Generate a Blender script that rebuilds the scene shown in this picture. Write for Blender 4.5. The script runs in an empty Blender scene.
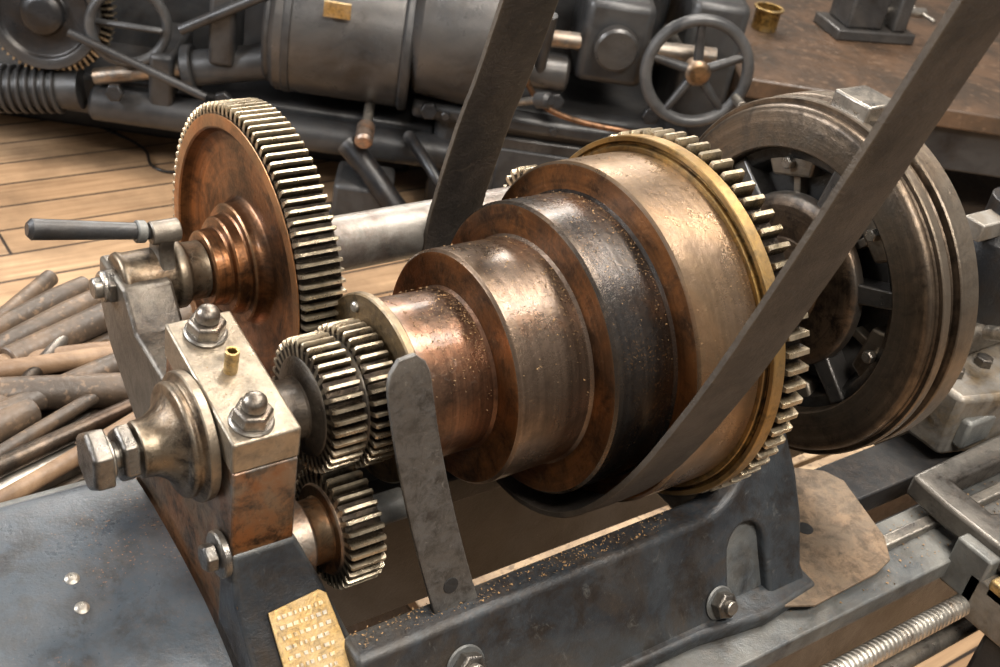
import bpy, bmesh, math, random
from mathutils import Vector, Matrix, noise
random.seed(7)
sc=bpy.context.scene
COL=sc.collection
PI=math.pi
FLOOR=-0.95

# ------------------------------------------------------------ materials
def nt_new(name):
    m=bpy.data.materials.new(name); m.use_nodes=True
    nt=m.node_tree; b=nt.nodes["Principled BSDF"]
    return m,nt,b
def N(nt,t,**kw):
    n=nt.nodes.new(t)
    for k,v in kw.items(): setattr(n,k,v)
    return n
def L(nt,a,b): nt.links.new(a,b)
def rgba(c): return (c[0],c[1],c[2],1)
def mixc(nt,fac,a,b,mode='MIX'):
    n=N(nt,"ShaderNodeMix",data_type='RGBA',blend_type=mode)
    if isinstance(fac,(int,float)): n.inputs[0].default_value=fac
    else: L(nt,fac,n.inputs[0])
    for i,v in ((6,a),(7,b)):
        if isinstance(v,(tuple,list)): n.inputs[i].default_value=rgba(v)
        else: L(nt,v,n.inputs[i])
    return n.outputs[2]
def mrange(nt,val,a,b,c=0,d=1):
    n=N(nt,"ShaderNodeMapRange"); L(nt,val,n.inputs[0])
    for i,v in enumerate((a,b,c,d)): n.inputs[i+1].default_value=v
    return n.outputs[0]
def noisef(nt,vec,scale,detail=6,rough=.6,dist=0):
    n=N(nt,"ShaderNodeTexNoise"); n.inputs["Scale"].default_value=scale
    n.inputs["Detail"].default_value=detail; n.inputs["Roughness"].default_value=rough
    n.inputs["Distortion"].default_value=dist
    if vec is not None: L(nt,vec,n.inputs["Vector"])
    return n.outputs["Fac"]
def math_(nt,op,a,b=None):
    n=N(nt,"ShaderNodeMath",operation=op)
    for i,v in enumerate((a,b)):
        if v is None: continue
        if isinstance(v,(int,float)): n.inputs[i].default_value=v
        else: L(nt,v,n.inputs[i])
    return n.outputs[0]

def metal(name,cA,cB,grime=(.010,.007,.005),scale=18,met=.85,r0=.28,r1=.55,bump=.14,ring=False,
          speck=None,teeth=None,edge=(.55,.52,.47),edge_amt=.7,mixlo=.42,mixhi=.6,grime_amt=.9,rust=None,coat=.05,gw=(.46,.62),
          speck_t=(.62,.67),dust=.32,dcol=(.13,.08,.045),scuff=0.0,spec=.5):
    m,nt,b=nt_new(name)
    tc=N(nt,"ShaderNodeTexCoord"); v=tc.outputs["Object"]
    sep=N(nt,"ShaderNodeSeparateXYZ"); L(nt,v,sep.inputs[0])
    n1=noisef(nt,v,scale,8,.66,.5)
    n2=noisef(nt,v,scale*2.7+3,9,.74,.3)
    n3=noisef(nt,v,380,3,.6)
    col=mixc(nt,mrange(nt,n1,mixlo,mixhi),cA,cB)
    rr=None
    if ring or teeth:
        y2=math_(nt,'MULTIPLY',sep.outputs[1],sep.outputs[1]); z2=math_(nt,'MULTIPLY',sep.outputs[2],sep.outputs[2])
        rr=math_(nt,'SQRT',math_(nt,'ADD',y2,z2))
    h=n3
    if ring:
        cb=N(nt,"ShaderNodeCombineXYZ"); L(nt,sep.outputs[0],cb.inputs[0]); L(nt,rr,cb.inputs[1])
        L(nt,math_(nt,'MULTIPLY',n1,.004),cb.inputs[2])
        rn=noisef(nt,cb.outputs[0],260,4,.7)
        col=mixc(nt,mrange(nt,rn,.3,.75,.0,.6),col,grime)
        h=math_(nt,'ADD',n3,math_(nt,'MULTIPLY',rn,.8))
    if rust:
        rnz=noisef(nt,v,scale*.8,9,.72,.8)
        col=mixc(nt,mrange(nt,rnz,.50,.66,0,.9),col,rust)
    col=mixc(nt,mrange(nt,n2,gw[0],gw[1],0,grime_amt),col,grime)
    if scuff:
        sn=noisef(nt,v,scale*6,6,.75,1.2)
        col=mixc(nt,mrange(nt,sn,.60,.68,0,scuff),col,edge)
    rough_=mrange(nt,n2,.3,.7,r0,r1)
    if speck:
        s=noisef(nt,v,520,2,.5); s2=noisef(nt,v,7,4,.6)
        f=math_(nt,'MULTIPLY',mrange(nt,s,speck_t[0],speck_t[1]),mrange(nt,s2,.48,.64))
        col=mixc(nt,f,col,speck)
    if teeth:
        f=mrange(nt,rr,teeth[0],teeth[1])
        f=math_(nt,'MULTIPLY',f,mrange(nt,n2,.33,.60,1,.3))
        col=mixc(nt,f,grime,col)
    geo=N(nt,"ShaderNodeNewGeometry")
    pe=mrange(nt,geo.outputs["Pointiness"],.53,.60,0,edge_amt)
    pe=math_(nt,'MULTIPLY',pe,mrange(nt,n1,.3,.6))
    col=mixc(nt,pe,col,edge)
    metf=None
    if dust:
        sn_=N(nt,"ShaderNodeSeparateXYZ"); L(nt,geo.outputs["Normal"],sn_.inputs[0])
        dn=noisef(nt,v,150,5,.8); dn2=noisef(nt,v,14,5,.65)
        df=math_(nt,'MULTIPLY',mrange(nt,sn_.outputs[2],.25,.95),math_(nt,'MULTIPLY',mrange(nt,dn,.45,.62),mrange(nt,dn2,.38,.66,.15,1)))
        df=math_(nt,'MULTIPLY',df,dust)
        col=mixc(nt,df,col,dcol)
        metf=math_(nt,'MULTIPLY',math_(nt,'SUBTRACT',1,df),met)
        rough_=math_(nt,'ADD',rough_,math_(nt,'MULTIPLY',df,.35))
    L(nt,col,b.inputs["Base Color"])
    if metf is not None: L(nt,metf,b.inputs["Metallic"])
    else: b.inputs["Metallic"].default_value=met
    b.inputs["Coat Weight"].default_value=coat; b.inputs["Coat Roughness"].default_value=.15
    b.inputs["Specular IOR Level"].default_value=spec
    L(nt,rough_,b.inputs["Roughness"])
    bp=N(nt,"ShaderNodeBump"); bp.inputs["Strength"].default_value=bump; bp.inputs["Distance"].default_value=.0015
    L(nt,h,bp.inputs["Height"])
    bp2=N(nt,"ShaderNodeBump"); bp2.inputs["Strength"].default_value=bump*1.5; bp2.inputs["Distance"].default_value=.004
    L(nt,n2,bp2.inputs["Height"]); L(nt,bp.outputs[0],bp2.inputs["Normal"]); L(nt,bp2.outputs[0],b.inputs["Normal"])
    return m

def planks(name,along=0,width=.11,length=1.7,cols=((.46,.285,.155),(.60,.40,.235)),gap=.03):
    m,nt,b=nt_new(name)
    tc=N(nt,"ShaderNodeTexCoord"); sep=N(nt,"ShaderNodeSeparateXYZ"); L(nt,tc.outputs["Object"],sep.inputs[0])
    u=sep.outputs[along]; w=sep.outputs[1-along]
    wi=math_(nt,'DIVIDE',w,width); idx=math_(nt,'FLOOR',wi); fr=math_(nt,'FRACT',wi)
    wn=N(nt,"ShaderNodeTexWhiteNoise",noise_dimensions='1D'); L(nt,idx,wn.inputs["W"])
    u2=math_(nt,'ADD',math_(nt,'DIVIDE',u,length),math_(nt,'MULTIPLY',wn.outputs["Value"],7.3))
    ji=math_(nt,'FLOOR',u2); jf=math_(nt,'FRACT',u2)
    wn2=N(nt,"ShaderNodeTexWhiteNoise",noise_dimensions='2D')
    cb=N(nt,"ShaderNodeCombineXYZ"); L(nt,idx,cb.inputs[0]); L(nt,ji,cb.inputs[1]); L(nt,cb.outputs[0],wn2.inputs["Vector"])
    col=mixc(nt,wn2.outputs["Value"],cols[0],cols[1])
    g=N(nt,"ShaderNodeCombineXYZ"); L(nt,math_(nt,'MULTIPLY',u,2.0),g.inputs[0]); L(nt,math_(nt,'MULTIPLY',w,45),g.inputs[1]); L(nt,wn2.outputs["Value"],g.inputs[2])
    gn=noisef(nt,g.outputs[0],1.5,6,.65,.6)
    col=mixc(nt,mrange(nt,gn,.35,.7,0,.7),col,(cols[0][0]*.45,cols[0][1]*.4,cols[0][2]*.36))
    st=noisef(nt,tc.outputs["Object"],2.6,7,.65)
    col=mixc(nt,mrange(nt,st,.45,.66,0,.75),col,(.13,.08,.045))
    e=math_(nt,'LESS_THAN',math_(nt,'MINIMUM',fr,math_(nt,'SUBTRACT',1,fr)),gap)
    e2=math_(nt,'LESS_THAN',math_(nt,'MINIMUM',jf,math_(nt,'SUBTRACT',1,jf)),.0018)
    ee=math_(nt,'MAXIMUM',e,e2)
    col=mixc(nt,ee,col,(.03,.02,.015))
    L(nt,col,b.inputs["Base Color"]); b.inputs["Roughness"].default_value=.6
    bp=N(nt,"ShaderNodeBump"); bp.inputs["Strength"].default_value=.5; bp.inputs["Distance"].default_value=.003
    L(nt,math_(nt,'SUBTRACT',math_(nt,'MULTIPLY',gn,.3),ee),bp.inputs["Height"]); L(nt,bp.outputs[0],b.inputs["Normal"])
    return m
def rough(name,cA,cB,scale=12,r=.7,bump=.3,met=0.0,lo=.4,hi=.6,spots=None,stretch=None):
    m,nt,b=nt_new(name)
    tc=N(nt,"ShaderNodeTexCoord"); v=tc.outputs["Object"]
    if stretch:
        mp=N(nt,"ShaderNodeMapping"); mp.inputs["Scale"].default_value=stretch; L(nt,v,mp.inputs[0]); v=mp.outputs[0]
    n1=noisef(nt,v,scale,8,.65,.5); n2=noisef(nt,v,scale*14,4,.6)
    col=mixc(nt,mrange(nt,n1,lo,hi),cA,cB)
    if spots:
        n3=noisef(nt,v,scale*9,3,.5); col=mixc(nt,mrange(nt,n3,.58,.70,0,.7),col,spots)
    L(nt,col,b.inputs["Base Color"]); b.inputs["Metallic"].default_value=met
    L(nt,mrange(nt,n2,.3,.7,r-.12,r+.12),b.inputs["Roughness"])
    bp=N(nt,"ShaderNodeBump"); bp.inputs["Strength"].default_value=bump; bp.inputs["Distance"].default_value=.002
    L(nt,n2,bp.inputs["Height"]); L(nt,bp.outputs[0],b.inputs["Normal"])
    return m

GRIT=(.34,.18,.07)
M_side=metal("cone_side_steel",(.19,.135,.098),(.110,.068,.042),ring=True,scale=7,r0=.2,r1=.38,speck=GRIT,edge=(.6,.40,.22),rust=(.18,.078,.034),grime_amt=.8,gw=(.47,.70),coat=.2,scuff=.12)
M_side3=metal("cone_side_dark",(.070,.064,.060),(.045,.033,.026),ring=True,scale=8,r0=.17,r1=.36,speck=GRIT,edge=(.6,.40,.22),rust=(.10,.052,.026),grime_amt=.7,gw=(.48,.72),coat=.3,scuff=.08)
M_face=metal("cone_face_bronze",(.34,.138,.046),(.16,.075,.034),ring=True,scale=13,r0=.28,r1=.5,edge=(.62,.42,.24),grime_amt=.75,coat=.12,scuff=.15)
M_side1=metal("cone_small_step",(.22,.100,.052),(.14,.078,.048),ring=True,scale=9,r0=.24,r1=.42,speck=GRIT,grime_amt=.7,coat=.2,scuff=.1)
M_gold=metal("brass_rim",(.38,.225,.065),(.13,.07,.026),ring=True,scale=26,r0=.28,r1=.48,edge=(.7,.48,.22),grime_amt=.9)
M_flange=metal("end_flange_metal",(.25,.17,.085),(.13,.08,.042),ring=True,scale=26,r0=.3,r1=.5,edge=(.6,.5,.35))
M_web=metal("copper_web",(.37,.150,.052),(.17,.075,.032),ring=True,scale=10,r0=.24,r1=.46,edge=(.75,.46,.24),grime_amt=.8,coat=.12,scuff=.1)
M_steel=metal("bare_steel",(.23,.205,.175),(.13,.105,.08),scale=26,r0=.2,r1=.42,edge=(.8,.77,.7),rust=(.13,.07,.034))
M_bolt=metal("oily_bolt_steel",(.12,.115,.11),(.08,.065,.05),scale=40,r0=.22,r1=.42,edge=(.65,.6,.52))
M_cap=metal("bearing_cap_steel",(.185,.148,.105),(.115,.076,.045),scale=18,r0=.26,r1=.5,edge=(.68,.6,.48),grime_amt=.88,scuff=.2)
M_front=metal("bearing_front_brown",(.20,.088,.034),(.13,.088,.052),scale=20,r0=.3,r1=.5,scuff=.15)
M_cast=metal("painted_casting",(.032,.038,.044),(.015,.018,.022),scale=11,met=.15,r0=.30,r1=.50,edge=(.26,.26,.24),edge_amt=.9,bump=.22,grime_amt=.85,coat=.04,scuff=.16,rust=(.034,.026,.019),spec=.4,dust=.22)
M_arm=metal("arm_casting",(.070,.058,.045),(.038,.032,.026),scale=14,met=.6,r0=.28,r1=.48,edge=(.45,.4,.33),bump=.22,scuff=.15)
M_dark=metal("dark_casting",(.011,.012,.014),(.005,.0055,.0065),scale=7,met=.2,r0=.25,r1=.45,edge=(.10,.10,.10),bump=.2,coat=.03,dust=.15,spec=.4)
M_bgc=metal("background_grey_iron",(.023,.024,.026),(.010,.0105,.012),scale=5,met=.35,r0=.22,r1=.4,edge=(.16,.15,.14),bump=.18,coat=.06,dust=.15,scuff=.10,rust=(.026,.019,.014),spec=.45)
M_face2=metal("faceplate_iron",(.165,.122,.085),(.080,.060,.043),ring=True,scale=12,r0=.25,r1=.46,edge=(.5,.44,.36),grime_amt=.75)
M_fdark=metal("faceplate_web_dark",(.065,.065,.065),(.032,.031,.030),scale=15,r0=.25,r1=.45,edge=(.35,.33,.31),grime_amt=.75)
M_hub=metal("faceplate_hub",(.16,.107,.068),(.085,.060,.041),ring=True,scale=20,r0=.25,r1=.45)
M_brass=metal("brass",(.46,.29,.085),(.28,.17,.05),scale=40,r0=.3,r1=.5,edge=(.85,.66,.38))
M_sheet=metal("cover_sheet_steel",(.036,.046,.057),(.014,.018,.024),scale=9,met=.15,r0=.22,r1=.45,speck=(.32,.14,.04),edge=(.13,.15,.17),grime_amt=.85,rust=(.032,.024,.018),speck_t=(.66,.70),gw=(.46,.56),coat=.04,scuff=.22,spec=.4,dust=.2)
M_tan=metal("stained_plate",(.17,.115,.072),(.09,.065,.044),scale=22,met=.2,r0=.45,r1=.7,bump=.3,grime_amt=.7,edge=(.3,.24,.18),coat=0,scuff=.18,spec=.3)
M_belt=metal("leather_belt",(.032,.026,.022),(.016,.014,.012),grime=(.007,.006,.0055),scale=9,met=0,r0=.42,r1=.62,bump=.45,edge=(.13,.10,.07),edge_amt=.8,grime_amt=.6,coat=0,dust=.12,scuff=.25,spec=.35)
M_floor=planks("floor_boards",0,.105,1.9)
M_wood=rough("old_wood",(.32,.20,.11),(.16,.10,.055),scale=9,r=.7)
M_wdark=rough("dark_wood",(.09,.06,.04),(.04,.028,.02),scale=9,r=.6)
M_platform=rough("platform_wood",(.46,.33,.20),(.24,.16,.095),scale=11,r=.65,spots=(.10,.065,.04))
M_wood2=rough("rod_wood",(.115,.075,.046),(.052,.037,.026),scale=14,r=.5,spots=(.20,.13,.08))
M_wood3=rough("rod_wood_light",(.28,.18,.105),(.15,.09,.05),scale=14,r=.55)
M_rodm=metal("rod_metal",(.10,.072,.05),(.06,.04,.028),scale=9,r0=.3,r1=.5)
M_bench=rough("bench_top_wood",(.095,.056,.033),(.045,.031,.021),scale=5,r=.42,spots=(.15,.095,.06))
M_wall=rough("wall_plaster",(.45,.43,.40),(.38,.36,.33),scale=2,r=.85)
def gearmat(name,r0_,r1_,c1=(.25,.195,.125),c2=(.12,.078,.042)):
    return metal(name,c1,c2,teeth=(r0_,r1_),scale=35,r0=.2,r1=.42,bump=.15,edge=(.7,.6,.44),coat=.08,dust=.2)

# ------------------------------------------------------------ geometry helpers
def group(name):
    e=bpy.data.objects.new(name,None); e.empty_display_size=.05; COL.objects.link(e); return e
def finish(name,me,mat,parent=None,loc=(0,0,0),mw=None,smooth=35,bevel=0,bseg=2):
    if smooth:
        for p in me.polygons: p.use_smooth=True
        me.set_sharp_from_angle(angle=math.radians(smooth))
    mats=mat if isinstance(mat,(list,tuple)) else [mat]
    for q in mats: me.materials.append(q)
    o=bpy.data.objects.new(name,me); COL.objects.link(o)
    if mw is not None: o.matrix_world=mw
    else: o.location=loc
    if parent is not None: o.parent=parent
    if bevel:
        bm=o.modifiers.new("bevel","BEVEL"); bm.width=bevel; bm.segments=bseg; bm.limit_method='ANGLE'; bm.angle_limit=math.radians(30)
        bm.harden_normals=False
    return o
def chamf(prof,ch):
    out=[prof[0]]
    for i in range(1,len(prof)-1):
        p0,p,p1=[Vector(prof[k][:2]) for k in (i-1,i,i+1)]
        a=p0-p; b=p1-p
        if a.length<1e-7 or b.length<1e-7: continue
        if a.angle(b)>math.radians(165): out.append(tuple(p)); continue
        c=min(ch,a.length*.4,b.length*.4)
        out.append(tuple(p+a.normalized()*c)); out.append(tuple(p+b.normalized()*c))
    out.append(prof[-1]); return out
def revolve(name,prof,mat,parent=None,loc=(0,0,0),mw=None,segs=96,ch=.0012,fm=None):
    prof=chamf(prof,ch)
    bm=bmesh.new(); rings=[]
    for x,r in prof:
        if r<1e-6: rings.append([bm.verts.new((x,0,0))])
        else: rings.append([bm.verts.new((x,r*math.cos(2*PI*i/segs),r*math.sin(2*PI*i/segs))) for i in range(segs)])
    for k in range(len(rings)-1):
        A,B=rings[k],rings[k+1]
        (xa,ra),(xb,rb)=prof[k],prof[k+1]
        mi=0
        if fm: mi=fm((xa+xb)/2,(ra+rb)/2,abs(xa-xb)<abs(ra-rb)*.7)
        for i in range(segs):
            j=(i+1)%segs
            if len(A)==1 and len(B)==1: continue
            if len(A)==1: f=bm.faces.new((A[0],B[i],B[j]))
            elif len(B)==1: f=bm.faces.new((A[i],B[0],A[j]))
            else: f=bm.faces.new((A[i],B[i],B[j],A[j]))
            f.material_index=mi
    bmesh.ops.recalc_face_normals(bm,faces=bm.faces)
    me=bpy.data.meshes.new(name); bm.to_mesh(me); bm.free()
    return finish(name,me,mat,parent,loc,mw)
def gear(name,x0,x1,rt,rr,ri,n,mat,parent=None,loc=(0,0,0),mw=None,chx=.0012,phase=0,tw=1.0):
    bm=bmesh.new()
    offs=[(-.29*tw,rr),(-.23*tw,rr+(rt-rr)*.45),(-.13*tw,rt),(.13*tw,rt),(.23*tw,rr+(rt-rr)*.45),(.29*tw,rr)]
    def loop(x,d):
        vs=[]
        for i in range(n):
            for o_,r in offs:
                a=2*PI*(i+o_+phase)/n
                r2=r-d if r>rr else r
                vs.append(bm.verts.new((x,r2*math.cos(a),r2*math.sin(a))))
        return vs
    L0=loop(x0,chx); La=loop(x0+chx,0); Lb=loop(x1-chx,0); L1=loop(x1,chx)
    m=len(L0)
    def circ(x):
        return [bm.verts.new((x,ri*math.cos(2*PI*(i//6+offs[i%6][0]+phase)/n),ri*math.sin(2*PI*(i//6+offs[i%6][0]+phase)/n))) for i in range(m)]
    I0=circ(x0); I1=circ(x1)
    seq=[I0,L0,La,Lb,L1,I1,I0]
    for k in range(6):
        A,B=seq[k],seq[k+1]
        for i in range(m):
            j=(i+1)%m; bm.faces.new((A[i],B[i],B[j],A[j]))
    bmesh.ops.recalc_face_normals(bm,faces=bm.faces)
    me=bpy.data.meshes.new(name); bm.to_mesh(me); bm.free()
    return finish(name,me,mat,parent,loc,mw,smooth=25)
def prism(name,poly,e0,e1,axis,mat,parent=None,bevel=.002,shear=None,loc=(0,0,0),mw=None,smooth=35,bseg=2):
    bm=bmesh.new(); A=[];B=[]
    for p in poly:
        for lst,e in ((A,e0),(B,e1)):
            if axis=='x': v=(e,p[0],p[1])
            elif axis=='y': v=(p[0],e+(shear(p[1]) if shear else 0),p[1])
            else: v=(p[0],p[1],e)
            lst.append(bm.verts.new(v))
    n=len(poly)
    bm.faces.new(A); bm.faces.new(B[::-1])
    for i in range(n):
        j=(i+1)%n; bm.faces.new((A[j],A[i],B[i],B[j]))
    bmesh.ops.recalc_face_normals(bm,faces=bm.faces)
    me=bpy.data.meshes.new(name); bm.to_mesh(me); bm.free()
    return finish(name,me,mat,parent,loc,mw,smooth=smooth,bevel=bevel,bseg=bseg)
def box(name,x,y,z,mat,parent=None,bevel=.002,mw=None):
    return prism(name,[(x[0],y[0]),(x[1],y[0]),(x[1],y[1]),(x[0],y[1])],z[0],z[1],'z',mat,parent,bevel,mw=mw)
def axm(p,d):
    q=Vector((1,0,0)).rotation_difference(Vector(d).normalized())
    return Matrix.Translation(Vector(p))@q.to_matrix().to_4x4()
def rod(name,p0,p1,r,mat,parent=None,segs=24,ch=.001,r2=None):
    p0=Vector(p0);p1=Vector(p1);l=(p1-p0).length
    return revolve(name,[(0,0),(0,r),(l,r if r2 is None else r2),(l,0)],mat,parent,mw=axm(p0,p1-p0),segs=segs,ch=ch)
def hexnut(name,p,d,r,h,mat,parent=None,rot=0):
    bm=bmesh.new(); rings=[]
    for x,k in ((0,1),(h*.82,1),(h,.86)):
        rings.append([bm.verts.new((x,r*k*math.cos(PI/3*i+rot),r*k*math.sin(PI/3*i+rot))) for i in range(6)])
    for a in range(2):
        for i in range(6):
            j=(i+1)%6; bm.faces.new((rings[a][i],rings[a+1][i],rings[a+1][j],rings[a][j]))
    bm.faces.new(rings[0]); bm.faces.new(rings[2])
    bmesh.ops.recalc_face_normals(bm,faces=bm.faces)
    me=bpy.data.meshes.new(name); bm.to_mesh(me); bm.free()
    return finish(name,me,mat,parent,mw=axm(p,d),smooth=20,bevel=r*.06)
def tube(name,pts,r,mat,parent=None,res=8):
    c=bpy.data.curves.new(name,'CURVE'); c.dimensions='3D'; c.bevel_depth=r; c.bevel_resolution=res; c.use_fill_caps=True
    s=c.splines.new('NURBS'); s.points.add(len(pts)-1); s.use_endpoint_u=True; s.order_u=4 if len(pts)>3 else 3
    for i,p in enumerate(pts): s.points[i].co=(*p,1)
    c.materials.append(mat); o=bpy.data.objects.new(name,c); COL.objects.link(o)
    if parent: o.parent=parent
    return o
def torus(name,R,r,mat,parent,mw,segs=64):
    prof=[(r*math.cos(2*PI*i/16),R+r*math.sin(2*PI*i/16)) for i in range(17)]
    return revolve(name,prof,mat,parent,mw=mw,segs=segs,ch=0)

# ------------------------------------------------------------ cone pulley
cone=group("cone_pulley")
R1,R2,R3,R4=.063,.090,.116,.139
prof=[(-.252,.02),(-.252,R1),(-.192,R1-.002),(-.192,R2),(-.127,R2-.001),(-.127,R3),(-.070,R3-.001),(-.070,R4),(-.004,R4),(-.004,.05),(.0,.02)]
def fm(x,r,face):
    if face: return 1
    if x<-.192: return 2
    if -.127<x<-.070: return 3
    return 0
revolve("stepped_cone",prof,[M_side,M_face,M_side1,M_side3],cone,segs=160,ch=.0022,fm=fm)
revolve("end_flange",[(-.260,.02),(-.260,.070),(-.253,.070),(-.253,.02)],M_flange,cone,segs=120)
revolve("rim_ring",[(-.008,.13),(-.008,.1435),(-.003,.1435),(-.003,.1465),(-.006,.1465),(-.006,.1515),(.006,.1515),(.008,.12)],M_gold,cone,segs=160,ch=.0008)
gear("bull_gear",.008,.030,.1540,.1435,.08,70,gearmat("bull_gear_teeth",.143,.153,(.34,.27,.155),(.19,.12,.055)),cone)
revolve("bull_web",[(.048,.04),(.048,.09),(.03,.09),(.03,.02)],M_face2,cone)
revolve("oil_plug",[(-.262,0),(-.262,.004),(-.266,.004),(-.266,0)],M_steel,cone,mw=Matrix.Translation((0.003,.03,.052)),segs=16)
for i,a in enumerate((.5,2.6,4.7)):
    rod("rim_screw_%d"%i,(-.0065,.149*math.cos(a),.149*math.sin(a)),(-.0085,.149*math.cos(a),.149*math.sin(a)),.0022,M_bolt,cone,ch=.0003)

# ------------------------------------------------------------ spindle + pinions
sp=group("lathe_spindle")
revolve("spindle_shaft",[(-.43,0),(-.43,.0145),(-.25,.0145),(-.25,.024),(.16,.024),(.16,.0)],M_steel,sp)
gear("pinion_front_teeth",-.313,-.288,.0485,.0425,.02,36,gearmat("pinion_a",.0415,.0478,(.28,.215,.14),(.14,.088,.047)),sp)
gear("pinion_back_teeth",-.284,-.262,.0525,.0465,.02,39,gearmat("pinion_b",.0455,.0517,(.28,.215,.14),(.14,.088,.047)),sp,phase=.3)
revolve("pinion_hub",[(-.345,.012),(-.345,.022),(-.318,.022),(-.314,.036),(-.289,.038),(-.285,.044),(-.262,.04)],M_arm,sp)
revolve("bearing_flange",[(-.391,.01),(-.391,.044),(-.398,.0445),(-.400,.040),(-.4015,.0385),(-.404,.0395),(-.407,.038),(-.408,.032),(-.410,.029),(-.415,.0235),(-.421,.020),(-.427,.019),(-.431,.019),(-.431,.008)],M_cap,sp,segs=72,ch=.0008)
revolve("thread",[(-.457,0),(-.457,.009),(-.425,.009),(-.425,0)],M_bolt,sp,segs=32)
hexnut("lock_nut",(-.4335,0,0),(-1,0,0),.0195,.010,M_bolt,sp,rot=.3)
hexnut("adjusting_bolt_head",(-.450,0,0),(-1,0,0),.0215,.013,M_bolt,sp,rot=.15)
revolve("bolt_collar",[(-.451,0),(-.451,.015),(-.447,.015),(-.447,0)],M_bolt,sp,segs=32)

# ------------------------------------------------------------ tumbler gear below
tg=group("tumbler_gear")
lc=(0,-.034,-.088)
gear("teeth",-.308,-.280,.0455,.0395,.02,32,gearmat("tumbler_teeth",.0385,.0448,(.28,.23,.16),(.15,.105,.062)),tg,loc=lc)
revolve("collar",[(-.342,.012),(-.342,.027),(-.326,.029),(-.324,.024),(-.310,.024),(-.310,.034),(-.306,.034)],M_front,tg,loc=lc,segs=64)
revolve("shaft",[(-.35,0),(-.35,.012),(-.24,.012),(-.24,0)],M_cast,tg,loc=lc,segs=32)

# ------------------------------------------------------------ back gear
BY,BZ=.177,.008
bg=group("back_gear")
bl=(0,BY,BZ)
gear("gear_teeth",-.286,-.252,.1265,.1190,.108,100,gearmat("back_gear_teeth",.1185,.1258,(.31,.245,.15),(.16,.105,.052)),bg,loc=bl)
revolve("rim",[(-.252,.115),(-.2865,.115),(-.2865,.1178),(-.2875,.1178),(-.2875,.107),(-.279,.104),(-.275,.096),(-.275,.052),(-.282,.048),(-.288,.048),(-.288,.040),(-.298,.039),(-.299,.031),(-.312,.030),(-.312,.020)],[M_web],bg,loc=bl,segs=140,ch=.0012)
revolve("web_back",[(-.312,.018),(-.262,.02),(-.262,.045),(-.268,.05),(-.268,.1),(-.258,.108),(-.252,.108),(-.252,.115)],[M_web],bg,loc=bl,segs=96)
bsh=group("back_gear_shaft")
M_tube=metal("shaft_tube",(.060,.034,.024),(.034,.024,.019),scale=20,met=.6,r0=.3,r1=.5,speck=(.26,.16,.08),dust=.3,coat=.03)
revolve("quill_tube",[(-.262,.012),(-.262,.0235),(.0,.0235),(.0,.012)],M_tube,bsh,loc=bl)
revolve("inner_shaft",[(-.392,0),(-.392,.012),(.10,.012),(.10,0)],M_steel,bsh,loc=bl)
gear("back_pinion",.008,.030,.033,.027,.01,18,gearmat("back_pinion_t",.026,.032),bsh,loc=(0,BY+.012,BZ))
revolve("bearing_sleeve",[(-.380,.010),(-.380,.022),(-.377,.0245),(-.372,.023),(-.340,.0235),(-.338,.027),(-.330,.027),(-.328,.023),(-.312,.023),(-.312,.012)],M_cap,bsh,loc=bl)
hexnut("end_nut",(-.381,BY,BZ),(-1,0,0),.014,.009,M_bolt,bsh)
rod("end_stud",(-.389,BY,BZ),(-.398,BY,BZ),.008,M_bolt,bsh)
rod("lever_handle",(-.352,BY-.002,.050),(-.442,BY,.067),.0060,M_dark,bsh,r2=.0078,ch=.003)
revolve("lever_collar",[(0,0),(0,.0085),(.008,.0085),(.008,0)],M_cast,bsh,mw=axm((-.358,BY-.002,.051),(-1,0,.17)),segs=24)
prism("lever_clamp",[(-.014,.0),(.016,.0),(.013,.018),(.008,.03),(.002,.036),(-.006,.036),(-.010,.028),(-.008,.016)],-.006,.006,'x',M_arm,bsh,bevel=.002,loc=(-.345,BY-.004,.022))
rod("clamp_pin",(-.356,BY-.006,.051),(-.334,BY-.006,.051),.009,M_arm,bsh)

# ------------------------------------------------------------ headstock casting
hs=group("lathe_headstock")
prism("bearing_cap",[(-.055,.032),(.057,.052),(.057,.026),(-.055,.008)],-.390,-.343,'x',M_cap,hs,bevel=.0018)
prism("bearing_pedestal",[(-.0545,.007),(.057,.025),(.060,-.03),(.072,-.075),(.115,-.125),(.115,-.215),(-.10,-.215),(-.098,-.135),(-.066,-.094),(-.057,-.07)],-.3885,-.3435,'x',M_front,hs,bevel=.0015)
bm=bmesh.new()
sec=[(-.058,-.060,-.389,-.3425),(-.070,-.098,-.389,-.326),(-.125,-.150,-.389,-.310),(-.15,-.215,-.389,-.300)]
fr=[]
for y,z,xa,xb in sec: fr.append([bm.verts.new((xa,y,z)),bm.verts.new((xb,y,z))])
bk=[[bm.verts.new((xa,-.04,z)),bm.verts.new((xb,-.04,z))] for y,z,xa,xb in sec]
for i in range(3):
    bm.faces.new((fr[i][0],fr[i][1],fr[i+1][1],fr[i+1][0]))
    bm.faces.new((bk[i][1],bk[i][0],bk[i+1][0],bk[i+1][1]))
    bm.faces.new((fr[i][0],fr[i+1][0],bk[i+1][0],bk[i][0]))
    bm.faces.new((fr[i+1][1],fr[i][1],bk[i][1],bk[i+1][1]))
bm.faces.new((fr[0][0],bk[0][0],bk[0][1],fr[0][1])); bm.faces.new((fr[3][1],bk[3][1],bk[3][0],fr[3][0]))
bmesh.ops.recalc_face_normals(bm,faces=bm.faces)
me=bpy.data.meshes.new("pedestal_foot"); bm.to_mesh(me); bm.free()
finish("pedestal_foot",me,M_cast,hs,bevel=.004,bseg=3)
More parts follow.
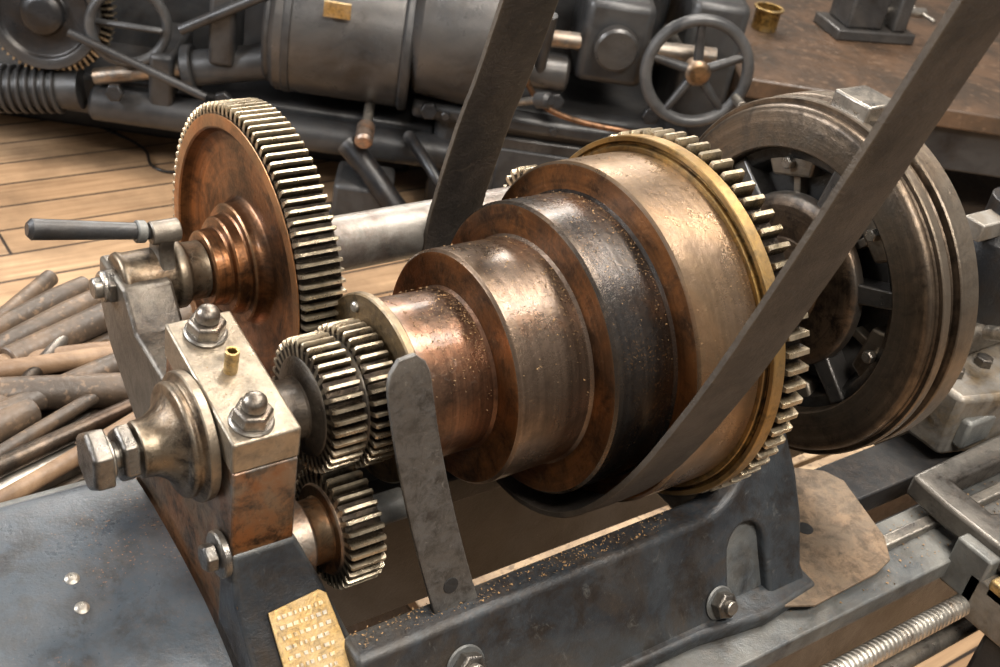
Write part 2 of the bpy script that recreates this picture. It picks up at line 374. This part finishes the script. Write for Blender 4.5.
prism("back_bearing_arm",[(BY-.026,BZ+.012),(BY+.026,BZ+.012),(BY+.027,-.02),(BY+.005,-.05),(.13,-.085),(.06,-.10),(.05,-.01),(BY-.05,-.004)],-.384,-.346,'x',M_arm,hs,bevel=.003)
shear=lambda z: .5*(z+.12)
def arc(cx,cz,r,a0,a1,n):
    return [(cx+r*math.cos(math.radians(a0+(a1-a0)*i/n)),cz+r*math.sin(math.radians(a0+(a1-a0)*i/n))) for i in range(n+1)]
poly=[(-.325,-.215),(-.325,-.124)]+[(-.03,-.122)]+arc(-.005,-.052,.070,-90,-15,10)+arc(.080,-.050,.017,165,5,8)+[(.103,-.075),(.112,-.11),(.116,-.15),(.112,-.19),(.120,-.215),(.070,-.215),(.068,-.17)]+arc(.046,-.160,.022,0,180,10)+[(.022,-.190),(.020,-.215)]
prism("front_wall",poly,-.124,-.098,'y',M_cast,hs,bevel=.005,shear=shear,bseg=4)
prism("wall_recess",[(.01,-.215),(.01,-.13),(.09,-.12),(.09,-.215)],-.113,-.10,'y',M_cast,hs,bevel=.002,shear=shear)
prism("foot_flange",[(-.325,-.150),(.122,-.150),(.120,-.176),(.05,-.183),(-.02,-.174),(-.325,-.172)],-.217,-.201,'z',M_cast,hs,bevel=.005,bseg=4)
box("rear_wall",(-.325,.11),(.115,.13),(-.215,-.10),M_cast,hs,bevel=.003)
box("right_pedestal",(.072,.100),(-.075,.12),(-.215,-.066),M_cast,hs,bevel=.004)
revolve("front_bearing",[(.062,.026),(.062,.055),(.12,.055),(.12,.026)],M_cast,hs)
box("cross_web",(-.345,-.325),(-.10,.115),(-.215,-.15),M_dark,hs)
def capnut(n,x,y,z):
    nrm=(0,-.175,.985)
    n_=Vector(nrm)
    p=Vector((x,y,z))
    revolve(n+"_washer",[(0,0),(0,.0145),(.003,.0145),(.003,0)],M_bolt,hs,mw=axm(p,nrm),segs=32)
    hexnut(n+"_nut",p+n_*.003,nrm,.0130,.010,M_steel,hs,rot=.4)
    revolve(n+"_stud",[(0,0),(0,.008),(.006,.008),(.009,.0065),(.011,.003),(.0115,0)],M_steel,hs,mw=axm(p+n_*.013,nrm),segs=24)
capnut("rear_cap",-.368,.040,.049); capnut("front_cap",-.371,-.040,.0345)
revolve("oil_tube",[(0,0),(0,.0048),(.018,.0048),(.018,.003),(.008,.003),(.008,0)],M_brass,hs,mw=axm((-.366,.004,.042),(0,-.1,1)),segs=24,ch=.0005)
hexnut("side_screw",(-.396,-.047,-.066),(-1,0,0),.010,.008,M_bolt,hs)
revolve("side_screw_washer",[(-.395,0),(-.395,.0165),(-.389,.0165),(-.389,0)],M_bolt,hs,loc=(0,-.047,-.066),segs=32)
def frontnut(n,x,z,r=.013):
    y=-.124+shear(z)
    d=(0,-1,.5)
    dn=Vector(d).normalized()
    revolve(n+"_washer",[(0,0),(0,r*1.25),(.003,r*1.25),(.003,0)],M_cast,hs,mw=axm((x,y,z),d),segs=32)
    hexnut(n+"_nut",Vector((x,y,z))+dn*.003,d,r,.010,M_bolt,hs,rot=.3)
    rod(n+"_stud",Vector((x,y,z))+dn*.012,Vector((x,y,z))+dn*.018,r*.5,M_bolt,hs)
frontnut("left_wall",-.243,-.155); frontnut("right_wall",.008,-.190,.012)
pl=group("brass_nameplate")
o0=Vector((-.374,-.0745,-.1005)); ux=Vector((1,0,0)); uy=Vector((0,-.055,-.052)).normalized(); un_=uy.cross(ux).normalized()
if un_.z<0: un_=-un_
PM=Matrix((( ux.x,uy.x,un_.x,o0.x),(ux.y,uy.y,un_.y,o0.y),(ux.z,uy.z,un_.z,o0.z),(0,0,0,1)))
M_plq=metal("plaque_brass",(.34,.21,.065),(.18,.11,.035),scale=60,met=.6,r0=.38,r1=.6,edge=(.8,.6,.33),grime_amt=.75)
M_plqd=metal("plaque_letter",(.50,.35,.15),(.3,.2,.08),scale=60,met=.6,dust=0,r0=.4,r1=.6)
prism("plate",[(.004,.004),(.043,.0),(.048,.004),(.054,.066),(.004,.066)],0,.002,'z',M_plq,pl,bevel=.0006,mw=PM)
for r in range(8):
    x=.009
    while x<.042:
        w=random.uniform(.0015,.004)
        box("relief_%d_%d"%(r,int(x*1e4)),(x,min(x+w,.046)),(.008+r*.007,.0105+r*.007),(.002,.0026),M_plqd,pl,bevel=0,mw=PM)
        x+=w+random.uniform(.001,.003)

# ------------------------------------------------------------ guard plate
gp=group("gear_guard_strap")
pb=Vector((-.236,-.113,-.128)); pm=Vector((-.262,-.084,-.02)); pt=Vector((-.279,-.066,.078))
bm=bmesh.new(); n=24; w=.0180; th=.004
rows=[]
def bez(t): return pb*(1-t)**2+(pm*2-(pb+pt)*.5)*2*t*(1-t)+pt*t*t
for i in range(n+1):
    t=i/n; c=bez(t); d=(bez(min(t+.01,1))-bez(max(t-.01,0))).normalized()
    side=Vector((1,0,0)); side=(side-d*side.dot(d)).normalized(); nn=side.cross(d).normalized()
    if nn.y>0: nn=-nn
    s=w*(1-.10*t)
    if t>.88: s*=math.sqrt(max(0.02,1-((t-.88)/.13)**2))
    rows.append([bm.verts.new(c+side*k*s+nn*q) for k,q in ((-1,th/2),(1,th/2),(1,-th/2),(-1,-th/2))])
for i in range(n):
    for k in range(4):
        j=(k+1)%4; bm.faces.new((rows[i][k],rows[i][j],rows[i+1][j],rows[i+1][k]))
bm.faces.new(rows[0]); bm.faces.new(rows[-1][::-1])
bmesh.ops.recalc_face_normals(bm,faces=bm.faces)
me=bpy.data.meshes.new("strap"); bm.to_mesh(me); bm.free()
M_guard=metal("guard_steel",(.070,.068,.066),(.045,.040,.036),scale=30,met=.4,r0=.35,r1=.55,edge=(.42,.40,.36),bump=.22,scuff=.2)
finish("strap",me,M_guard,gp,bevel=.0008)
hp=bez(.1); hd=(bez(.12)-bez(.08)).normalized(); hn=Vector((1,0,0)).cross(hd); hn=hn if hn.y<0 else -hn
M_hole=rough("hole_black",(.004,.004,.004),(.006,.005,.005))
revolve("bolt_hole",[(0,0),(0,.0062),(.0012,.0062),(.0012,0)],M_hole,gp,mw=axm(hp+hn*.0015,hn),segs=24,ch=.0002)

# ------------------------------------------------------------ drive belt
pts=[(-.45,1.25),(-.35,.78),(-.245,.345),(-.198,.158),(-.166,.05),(-.130,-.04),(-.085,-.103),(-.03,-.132),(.03,-.130),(.095,-.10),(.140,-.045),(.153,.012),(.133,.12),(.101,.24),(.0,.7),(-.12,1.25)]
def catmull(P,m=10):
    out=[]
    P=[P[0]]+P+[P[-1]]
    for i in range(1,len(P)-2):
        for k in range(m):
            t=k/m
            out.append(tuple(.5*((2*P[i][q])+(-P[i-1][q]+P[i+1][q])*t+(2*P[i-1][q]-5*P[i][q]+4*P[i+1][q]-P[i+2][q])*t*t+(-P[i-1][q]+3*P[i][q]-3*P[i+1][q]+P[i+2][q])*t**3) for q in range(2)))
    out.append(P[-2]); return out
path=catmull(pts,14)
bm=bmesh.new(); rows=[]
rb=random.Random(2)
for i,(y,z) in enumerate(path):
    a=path[max(i-1,0)]; b=path[min(i+1,len(path)-1)]
    d=Vector((b[0]-a[0],b[1]-a[1])).normalized(); nn=Vector((-d.y,d.x))
    xo=-.0965; w=.0260+rb.uniform(-.0003,.0003)
    rows.append([bm.verts.new((xo+k*w,y+nn.x*q,z+nn.y*q)) for k,q in ((-1,.0020),(-.94,.0028),(0,.0034),(.94,.0028),(1,.0020),(1,-.0020),(.94,-.0028),(0,-.0034),(-.94,-.0028),(-1,-.0020))])
for i in range(len(rows)-1):
    for k in range(10):
        j=(k+1)%10; bm.faces.new((rows[i][k],rows[i][j],rows[i+1][j],rows[i+1][k]))
bm.faces.new(rows[0]); bm.faces.new(rows[-1][::-1])
bmesh.ops.recalc_face_normals(bm,faces=bm.faces)
me=bpy.data.meshes.new("leather_drive_belt"); bm.to_mesh(me); bm.free()
finish("leather_drive_belt",me,M_belt,None)
op=group("overhead_pulley")
revolve("drum",[(-.15,.03),(-.15,.15),(-.04,.15),(-.04,.03)],M_dark,op,loc=(0,-.285,1.27))
revolve("line_shaft",[(-1.5,0),(-1.5,.03),(2.5,.03),(2.5,0)],M_dark,op,loc=(0,-.285,1.27))

# ------------------------------------------------------------ faceplate
fp=group("lathe_faceplate")
RF=.166; X0=.166
revolve("rim",[(X0+.012,.120),(X0,.122),(X0,RF-.012),(X0+.004,RF-.007),(X0+.010,RF-.007),(X0+.010,RF-.001),(X0+.020,RF-.001),(X0+.022,RF-.008),(X0+.030,RF-.008),(X0+.032,RF),(X0+.056,RF),(X0+.056,.10),(X0+.034,.10)],M_face2,fp,segs=140)
revolve("inner_step",[(X0+.034,.10),(X0+.014,.110),(X0+.012,.121)],M_fdark,fp,segs=120)
revolve("web",[(X0+.036,.02),(X0+.032,.03),(X0+.032,.115),(X0+.045,.115)],M_fdark,fp,segs=96)
revolve("hub_disc",[(X0-.03,.024),(X0-.03,.036),(X0+.004,.040),(X0+.004,.070),(X0+.008,.080),(X0+.018,.081),(X0+.020,.055),(X0+.034,.05)],M_hub,fp,segs=96)
for k in range(12):
    a=2*PI*k/12+.15
    mw=Matrix.Rotation(a,4,'X')
    if k%2==0:
        prism("rib_%d"%k,[(-.010,.045),(.010,.045),(.008,.120),(-.008,.120)],X0+.010,X0+.034,'x',M_fdark,fp,bevel=.002,mw=mw)
    else:
        prism("slot_lug_%d"%k,[(-.022,.094),(.022,.094),(.030,.120),(-.030,.120)],X0+.014,X0+.034,'x',M_face2,fp,bevel=.003,mw=mw)
        hexnut("lug_bolt_%d"%k,mw@Vector((X0+.014,0,.107)),(-1,0,0),.006,.007,M_steel,fp)
        prism("slot_rim_%d"%k,[(-.004,.076),(.004,.076),(.004,.096),(-.004,.096)],X0+.022,X0+.034,'x',M_face2,fp,bevel=.001,mw=mw)
box("jaw_block",(X0+.015,X0+.055),(-.020,.020),(RF-.008,RF+.012),M_bolt,fp,mw=Matrix.Rotation(.0,4,'X'))

# ------------------------------------------------------------ bed, ways, lead screw
bed=group("lathe_bed")
box("front_way",(-.30,1.7),(-.205,-.135),(-.24,-.2175),M_cast,bed)
box("front_way_lip",(.12,1.7),(-.168,-.155),(-.2175,-.208),M_bolt,bed)
box("inner_way",(-.33,1.7),(-.10,-.045),(-.25,-.222),M_dark,bed)
box("web_plate",(-.33,1.7),(-.150,-.12),(-.48,-.24),M_dark,bed)
box("rear_way",(-.36,1.7),(.09,.16),(-.25,-.2175),M_dark,bed)
box("rear_web",(-.36,1.7),(.11,.14),(-.40,-.25),M_dark,bed)
for i,x in enumerate((-.3,.60,1.4)):
    box("cross_girder_%d"%i,(x,x+.05),(-.13,.12),(-.40,-.28),M_dark,bed)
    if i!=1: prism("leg_%d"%i,[(x-.04,-.40),(x+.10,-.40),(x+.13,FLOOR),(x-.07,FLOOR)],-.19,.19,'y',M_dark,bed,bevel=.01)
ls=group("lead_screw")
prof=[(.02,0)]
x=.02
while x<1.4:
    prof+=[(x,.0105),(x+.0022,.0105),(x+.0034,.0085),(x+.0046,.0085)]; x+=.006
prof.append((x,0))
revolve("threaded_rod",prof,M_steel,ls,loc=(0,-.232,-.252),segs=32,ch=0)
rod("feed_rod",(-.1,-.232,-.300),(1.4,-.232,-.300),.009,M_bolt,ls)
box("bearing_bracket",(-.02,.03),(-.25,-.205),(-.32,-.235),M_cast,ls)
plt=group("stained_cover_plate")
prism("plate",[(.064,-.176),(.10,-.192),(.185,-.190),(.212,-.184),(.232,-.160),(.258,-.085),(.250,-.065),(.195,-.030),(.125,-.03),(.12,-.1),(.072,-.12)],-.2065,-.2035,'z',M_tan,plt,bevel=.0008)
revolve("plate_hole",[(0,0),(0,.008),(.0006,.008),(.0006,0)],M_hole,plt,mw=axm((.165,-.118,-.2033),(0,0,1)),segs=24,ch=.0001)
ca=group("lathe_carriage")
M_dirty=metal("dirty_brass_casting",(.115,.078,.036),(.040,.033,.026),scale=20,met=.5,r0=.35,r1=.6,scuff=.15,spec=.35)
M_sad=metal("saddle_steel",(.085,.080,.074),(.05,.044,.038),scale=24,met=.7,r0=.28,r1=.5,edge=(.5,.47,.42),scuff=.15)
prism("saddle_arm",[(.300,-.31),(.335,-.31),(.335,-.235),(.352,-.228),(.352,-.205),(.335,-.198),(.338,-.15),(.60,-.15),(.60,-.115),(.305,-.125),(.300,-.17)],-.205,-.180,'z',M_sad,ca,bevel=.004)
box("saddle_notch_block",(.285,.325),(-.240,-.20),(-.245,-.19),M_cast,ca,bevel=.003)
box("brass_gib",(.285,.36),(-.32,-.225),(-.262,-.212),M_dirty,ca,bevel=.003)
box("brass_stop",(.285,.33),(-.275,-.245),(-.225,-.205),M_brass,ca,bevel=.003)
box("apron",(.29,.55),(-.33,-.26),(-.42,-.26),M_dark,ca,bevel=.006)
prism("cross_slide",[(.39,-.10),(.50,-.13),(.62,-.10),(.62,.10),(.39,.10)],-.205,-.130,'z',M_dirty,ca,bevel=.006)
box("cross_slide_rib",(.40,.62),(-.115,-.10),(-.19,-.155),M_cast,ca,bevel=.004)
for i in range(3): hexnut("slide_bolt_%d"%i,(.42+i*.05,-.065,-.130),(0,0,1),.010,.009,M_bolt,ca,rot=i)
box("compound_rest",(.44,.58),(-.05,.06),(-.131,-.095),M_arm,ca,bevel=.008)
revolve("tool_post",[(0,0),(0,.045),(.03,.05),(.09,.045),(.10,.03),(.13,.03),(.13,0)],M_dark,ca,mw=axm((.51,-.01,-.096),(0,0,1)))
box("tool_bit",(.44,.62),(-.02,.005),(-.0,.02),M_dirty,ca)
rod("clamp_lever",(.46,-.06,-.09),(.43,-.14,-.04),.008,M_bolt,ca)

# ------------------------------------------------------------ left gear cover sheet
gc=group("gear_cover")
cs=[(.122,-.150),(.118,-.128),(.104,-.120),(.06,-.118),(.0,-.122),(-.05,-.132),(-.10,-.155),(-.14,-.19),(-.16,-.24),(-.165,-.5)]
cs=[(y,z) for y,z in catmull(cs,5)]
inner=[(y*.97,z-.004) for y,z in cs][::-1]
prism("cover",cs+inner,-.85,-.3935,'x',M_sheet,gc,bevel=0)
def sheetz(y):
    for (a,b),(c,d) in zip(cs,cs[1:]):
        if c<=y<=a: return b+(d-b)*(y-a)/(c-a)
    return -.12
for i,(x,y) in enumerate(((-.468,.022),(-.470,-.004),(-.56,.02))):
    revolve("rivet_%d"%i,[(0,0),(0,.0052),(.0012,.005),(.0024,.003),(.0028,0)],M_bolt,gc,mw=axm((x,y,sheetz(y)-.0005),(0,-.15,1)),segs=20,ch=0)
box("cover_edge_bar",(-.85,-.39),(.110,.130),(-.16,-.132),M_cast,gc)
box("cover_pedestal",(-.84,-.41),(-.15,.11),(FLOOR,-.30),M_dark,gc)

# ------------------------------------------------------------ rods on a shelf (left)
sh=group("wooden_shelf")
box("board",(-1.0,-.10),(.25,.68),(-.46,-.43),M_wdark,sh,bevel=.003)
box("front_edge",(-1.0,-.10),(.235,.255),(-.47,-.33),M_wood,sh,bevel=.003)
for i,(x,y) in enumerate(((-.95,.28),(-.16,.28),(-.95,.62),(-.16,.62))): box("leg_%d"%i,(x,x+.05),(y,y+.05),(FLOOR,-.46),M_wdark,sh,bevel=.002)
pile=group("pile_of_tool_handles")
rr=random.Random(11)
for i in range(84):
    layer=i//22
    cx=rr.uniform(-.62,-.24); cy=rr.uniform(.33,.63); cz=-.408+layer*.028+rr.uniform(-.002,.006)
    ang=math.radians(rr.choice([14,20,26,32,24,18,-12,44]))+rr.uniform(-.08,.08)
    ln=rr.uniform(.22,.42); r=rr.choice([.008,.011,.014,.017,.019])
    d=Vector((math.cos(ang),math.sin(ang),rr.uniform(-.03,.03)))*ln/2
    c=Vector((cx,cy,cz))
    mt=rr.choice([M_wood2,M_wood2,M_wood2,M_rodm,M_rodm,M_wood3,M_wood2])
    p0=c-d
    if rr.random()<.5: pr=[(0,0),(0,r),(ln,r),(ln,0)]
    else: pr=[(0,0),(0,r*.8),(ln*.1,r),(ln*.5,r*.82),(ln*.85,r*1.05),(ln,r*.9),(ln,0)]
    revolve("handle_%d"%i,pr,mt,pile,mw=axm(p0,d),segs=20,ch=.0015)

# ------------------------------------------------------------ metal swarf / grit
rs=random.Random(5)
bm=bmesh.new()
def flake(p,s):
    vs=[bm.verts.new(Vector(p)+Vector((rs.uniform(-s,s),rs.uniform(-s,s),rs.uniform(-s,s)*.5))) for _ in range(4)]
    for t in ((0,1,2),(0,3,1),(1,3,2),(0,2,3)): bm.faces.new([vs[k] for k in t])
steps=((-.245,-.196,R1),(-.188,-.131,R2),(-.123,-.074,R3),(-.066,-.012,R4))
for _ in range(2400):
    x0,x1,r=rs.choice(steps)
    x=rs.uniform(x0,x1); a=rs.gauss(.25,.42)
    if rs.random()<.35: x=x1-abs(rs.gauss(0,.006)); 
    p=(x,-r*math.sin(a),r*math.cos(a)); flake(p,rs.choice((.0004,.0006,.0006,.0011)))
for _ in range(500): flake((rs.uniform(-.32,-.03),rs.uniform(-.119,-.103),-.1215),rs.choice((.0005,.0009,.0014)))
for _ in range(220): 
    y=rs.uniform(-.052,.054); flake((rs.uniform(-.388,-.345),y,.0418+(y)*.178),rs.choice((.0004,.0008)))
for _ in range(600): flake((rs.uniform(.07,.6),rs.uniform(-.2,-.14),-.2165),rs.choice((.0005,.001,.0018)))
me=bpy.data.meshes.new("metal_swarf"); bm.to_mesh(me); bm.free()
M_sw=rough("swarf_brown",(.34,.20,.085),(.14,.09,.045),scale=300,r=.8,met=0)
finish("metal_swarf",me,M_sw,hs,smooth=0)

# ------------------------------------------------------------ floor + walls
bm=bmesh.new(); v=[bm.verts.new(p) for p in ((-5,-4,FLOOR),(8,-4,FLOOR),(8,8,FLOOR),(-5,8,FLOOR))]; bm.faces.new(v)
me=bpy.data.meshes.new("floor"); bm.to_mesh(me); bm.free(); finish("floor",me,M_floor,smooth=0)
box("wall_back",(-5,8),(8,8.15),(FLOOR,2.6),M_wall,None,bevel=0)
box("wall_right",(8,8.15),(-4,8),(FLOOR,2.6),M_wall,None,bevel=0)
tube("floor_wire_hook",[(.28,2.42,FLOOR+.004),(.36,2.30,FLOOR+.004),(.42,2.16,FLOOR+.006),(.36,2.10,FLOOR+.01),(.40,2.02,FLOOR+.006),(.47,2.05,FLOOR+.004)],.0035,M_dark)

# ------------------------------------------------------------ background machine
bk=group("background_machine_tool")
F=Matrix.Translation((.25,2.08,0))@Matrix.Rotation(math.radians(-34),4,'Z')
def FP(s,v,z): return F@Vector((s,v,z))
def FD(s,v,z): return (F.to_3x3()@Vector((s,v,z)))
def bbox(n,s,v,z,mat=M_dark,bevel=.01): return box(n,s,v,z,mat,bk,bevel=bevel,mw=F)
def brod(n,a,b,r,mat=M_dark,**k): return rod(n,FP(*a),FP(*b),r,mat,bk,segs=48,**k)
M_bz=metal("bg_bronze",(.24,.14,.07),(.13,.08,.04),scale=10,r0=.3,r1=.5)
brod("lower_slab",(-.02,0,-.755),(.86,0,-.755),.042,ch=.01)
bbox("slab_body",(-.5,.80),(.02,.35),(-.80,-.70))
bbox("base_left",(-.6,.75),(.25,.7),(FLOOR,-.72))
brod("drum",(.40,.06,-.50),(.71,.06,-.50),.165,M_bgc,ch=.012)
brod("drum_end",(.385,.06,-.50),(.405,.06,-.50),.150,M_dark,ch=.006)
brod("drum_band",(.43,.06,-.50),(.45,.06,-.50),.168,M_dark,ch=.003)
bbox("drum_plate",(.52,.58),(-.108,-.100),(-.42,-.385),M_brass,bevel=.001)
brod("drum_cone",(.72,.03,-.46),(.93,.03,-.46),.15,M_bgc,r2=.17,ch=.02)
brod("drum_ring",(.70,.06,-.50),(.725,.06,-.50),.172,ch=.006)
brod("shaft_bronze",(-.01,0,-.69),(.326,0,-.60),.020,M_bz)
brod("coupling",(.22,0,-.632),(.40,0,-.585),.042,ch=.006)
brod("coupling_flange",(.20,0,-.637),(.225,0,-.63),.056,ch=.004)
bbox("bearing_stand",(.12,.18),(-.03,.2),(-.74,-.60),M_dark,bevel=.012)
brod("worm",(-.30,0,-.765),(-.04,0,-.725),.048)
for i in range(9): brod("worm_ring_%d"%i,(-.26+i*.02,0,-.760+i*.003),(-.25+i*.02,0,-.758+i*.003),.058,M_dark,ch=.003)
mw=axm(FP(-.118,-.02,-.545),FD(0,-1,.15))
revolve("big_wheel",[(-.03,0),(-.03,.125),(.0,.130),(.0,.105),(-.01,.10),(-.01,.05),(.012,.048),(.02,.03),(.02,0)],M_bgc,bk,mw=mw,ch=.003)
gear("worm_wheel",-.07,-.035,.150,.138,.02,60,gearmat("bgw",.137,.149,(.24,.15,.065),(.14,.09,.042)),bk,mw=mw)
torus("hand_ring",.085,.012,M_dark,bk,axm(FP(.075,-.02,-.545),FD(.3,-1,.1)))
bbox("hand_ring_spoke",(-.005,.155),(-.028,-.012),(-.553,-.537))
brod("crank_bar",(-.05,-.06,-.565),(.265,-.08,-.665),.010)
bbox("upper_body",(-.2,1.35),(.25,.8),(-.75,-.05),M_dark,bevel=.03)
bbox("base_casting",(.80,1.36),(-.01,.6),(FLOOR,-.60),M_dark,bevel=.03)
bbox("base_panel",(.92,1.25),(-.022,-.008),(-.86,-.68),M_bgc,bevel=.008)
bbox("base_panel_inset",(.96,1.21),(-.028,-.02),(-.83,-.71),M_dark,bevel=.006)
bbox("ledge",(.74,1.42),(-.05,.3),(-.655,-.615),M_dark,bevel=.012)
for i in range(5): brod("ledge_bolt_%d"%i,(.82+i*.13,-.05,-.635),(.82+i*.13,-.062,-.635),.010,M_bgc,ch=.002)
brod("knob_stem",(.64,-.02,-.65),(.64,-.13,-.67),.012,M_bolt)
brod("knob",(.64,-.10,-.668),(.64,-.17,-.68),.021,metal("copper_knob",(.36,.18,.09),(.24,.12,.06),r0=.3,r1=.5),ch=.006)
tube("coolant_pipe",[FP(.60,-.10,-.72),FP(.66,-.14,-.76),FP(.72,-.18,-.82),FP(.80,-.20,-.90),FP(.82,-.20,-.95)],.028,M_dark,bk)
tube("hose",[FP(.74,-.05,-.70),FP(.80,-.16,-.72),FP(.86,-.20,-.80),FP(.92,-.16,-.86),FP(1.0,-.05,-.86)],.014,M_dark,bk)
brod("pipe_low",(.55,-.12,-.90),(.95,-.16,-.84),.022,M_bgc)
bbox("pump_block",(.58,.72),(-.16,-.02),(FLOOR,-.80),M_dark,bevel=.012)
brod("feed_shaft",(.98,-.03,-.42),(1.42,-.03,-.40),.020,M_bz)
bbox("gear_box",(1.10,1.26),(-.06,.2),(-.50,-.30),M_dark,bevel=.02)
brod("gear_box_boss",(1.18,-.06,-.40),(1.18,-.10,-.40),.05,M_bgc,ch=.006)
brod("cross_pin",(1.02,-.10,-.34),(1.02,-.04,-.52),.014)
for i,(s,z) in enumerate(((.30,-.68),(.36,-.70),(.97,-.55),(1.07,-.56),(1.30,-.56),(.05,-.70),(.78,-.63))):
    hexnut("machine_bolt_%d"%i,FP(s,-.045,z),FD(0,-1,.2),.022,.02,M_bgc,bk,rot=i)
brod("shift_lever",(.88,-.06,-.60),(1.02,-.20,-.50),.009,M_bolt)
brod("shift_lever_ball",(1.01,-.19,-.507),(1.04,-.22,-.49),.018,M_dark,ch=.008)
brod("shift_rod",(.20,-.06,-.52),(.40,-.06,-.40),.012,M_dark)
bbox("shift_bracket",(.26,.32),(-.05,.10),(-.60,-.42),M_dark,bevel=.012)
tube("oil_pipe",[FP(.93,-.03,-.40),FP(.97,-.09,-.46),FP(1.0,-.09,-.54),FP(1.08,-.07,-.60),FP(1.30,-.07,-.60)],.007,metal("oil_copper",(.25,.13,.07),(.12,.07,.04)),bk)
brod("clamp_boss",(.99,-.02,-.50),(1.09,-.02,-.50),.045,M_bgc,ch=.008)
hm=axm(FP(1.37,-.10,-.418),FD(.05,-1,.08))
torus("handwheel_rim",.118,.014,M_dark,bk,hm)
revolve("handwheel_hub",[(-.03,0),(-.03,.026),(.015,.030),(.022,.018),(.022,0)],M_bz,bk,mw=hm,segs=32)
for k in range(5):
    a=2*PI*k/5+.3
    rod("handwheel_spoke_%d"%k,hm@Vector((0,.02*math.cos(a),.02*math.sin(a))),hm@Vector((0,.115*math.cos(a),.115*math.sin(a))),.012,M_dark,bk,r2=.009)
rod("handwheel_shaft",hm@Vector((-.02,0,0)),hm@Vector((-.35,0,0)),.016,M_bolt,bk)
rod("handwheel_grip",hm@Vector((0.01,.095,-.06)),hm@Vector((.07,.095,-.06)),.011,M_bolt,bk)
bbox("right_column",(1.36,1.50),(.05,.5),(FLOOR,-.30),M_dark,bevel=.02)

be=group("workbench")
box("bench_top",(1.50,2.9),(0,1.1),(-.50,-.45),M_bench,be,bevel=.006,mw=F)
box("bench_apron",(1.53,2.87),(.03,1.05),(-.62,-.50),M_dark,be,bevel=.006,mw=F)
for i,(s,v) in enumerate(((1.54,.05),(2.8,.05),(1.54,1.0),(2.8,1.0))): box("bench_leg_%d"%i,(s,s+.07),(v,v+.07),(FLOOR,-.60),M_wdark,be,bevel=.004,mw=F)
box("bench_shelf",(1.54,2.85),(.06,1.04),(-.82,-.79),M_wdark,be,bevel=.004,mw=F)
cup=group("brass_cup")
revolve("cup",[(0,0),(0,.033),(.05,.034),(.055,.040),(.060,.040),(.060,.032),(.01,.030),(.01,0)],M_brass,cup,mw=axm((1.82,1.49,-.4495),(0,0,1)),segs=40)
vi=group("bench_vise")
G=Matrix.Translation((2.12,1.40,-.4495))@Matrix.Rotation(math.radians(-20),4,'Z')
box("vise_base",(-.12,.12),(-.07,.07),(0,.03),M_bgc,vi,bevel=.005,mw=G)
box("vise_body",(-.09,.02),(-.055,.055),(.03,.14),M_bgc,vi,bevel=.008,mw=G)
box("vise_jaw",(.05,.09),(-.06,.06),(.03,.15),M_bgc,vi,bevel=.006,mw=G)
rod("vise_screw",G@Vector((-.02,0,.07)),G@Vector((.17,0,.07)),.014,M_steel,vi)
rod("vise_handle",G@Vector((.16,-.07,.07)),G@Vector((.16,.07,.07)),.006,M_steel,vi)

tim=group("added_plank_platform")  # added planks, raised into the light in place of shaded floor boards
box("platform_body",(.02,1.25),(.17,.85),(FLOOR+.001,-.62),M_wdark,tim,bevel=.004)
for i in range(8):
    box("slat_%d"%i,(.02,1.25),(.16+i*.088,.24+i*.088),(-.62,-.60),M_platform,tim,bevel=.002)
box("slat_batten",(.45,.52),(.16,.86),(-.60,-.585),M_platform,tim,bevel=.002)

# ------------------------------------------------------------ lights
w=bpy.data.worlds.new("workshop_daylight"); sc.world=w; w.use_nodes=True; nt=w.node_tree
bgn=nt.nodes["Background"]; tc=N(nt,"ShaderNodeTexCoord"); sp_=N(nt,"ShaderNodeSeparateXYZ"); L(nt,tc.outputs["Generated"],sp_.inputs[0])
f=mrange(nt,sp_.outputs[2],-.2,.8); c=mixc(nt,f,(.32,.25,.19),(.97,.95,.95))
L(nt,c,bgn.inputs[0]); bgn.inputs[1].default_value=.42
def area(name,loc,target,sx,sy,e,col):
    l=bpy.data.lights.new(name,"AREA"); l.shape='RECTANGLE'; l.size=sx; l.size_y=sy; l.energy=e; l.color=col
    o=bpy.data.objects.new(name,l); COL.objects.link(o); o.location=loc
    o.rotation_euler=(Vector(target)-Vector(loc)).to_track_quat('-Z','Y').to_euler(); return o
area("window_light_left",(-2.6,1.8,1.3),(0,0,0),1.2,1.0,150,(.95,.97,1))
area("added_back_light",(1.8,3.8,2.2),(.3,.3,-.3),2.4,.8,175,(1,.94,.86))  # added soft light behind, put in for streak highlights on the metal
area("added_overhead_light",(-.4,-1.4,2.2),(0,0,0),1.6,.3,115,(1,.93,.84))  # added overhead strip, gives the metal brighter reflections and contrast
area("added_overhead_light",(.9,.2,2.3),(.6,.8,-.5),.35,1.8,140,(1,.93,.84))  # second added strip above, more contrast in the metal reflections

# ------------------------------------------------------------ camera
X=Vector((.8145,-.2036,.5430)).normalized(); up=Vector((350,-1800,-1200)).normalized()
Y=up.cross(X).normalized(); up=X.cross(Y)
P0=Vector((.1183,-.0133,1.0)); C=-(Matrix((X,Y,up))@P0)
cam=bpy.data.cameras.new("camera"); co=bpy.data.objects.new("camera",cam); COL.objects.link(co)
cam.lens=43.2; cam.sensor_width=36; cam.clip_start=.01
co.matrix_world=Matrix(((X.x,-X.y,-X.z,C.x),(Y.x,-Y.y,-Y.z,C.y),(up.x,-up.y,-up.z,C.z),(0,0,0,1)))
cam.dof.use_dof=True; cam.dof.focus_distance=.95; cam.dof.aperture_fstop=16
sc.camera=co
sc.view_settings.view_transform='Standard'
sc.view_settings.look='None'
sc.view_settings.exposure=.05
bpy.context.view_layer.update()
for o in bpy.data.objects:
    if o.parent is None: o.matrix_world=Matrix.Translation((0,0,-FLOOR))@o.matrix_world
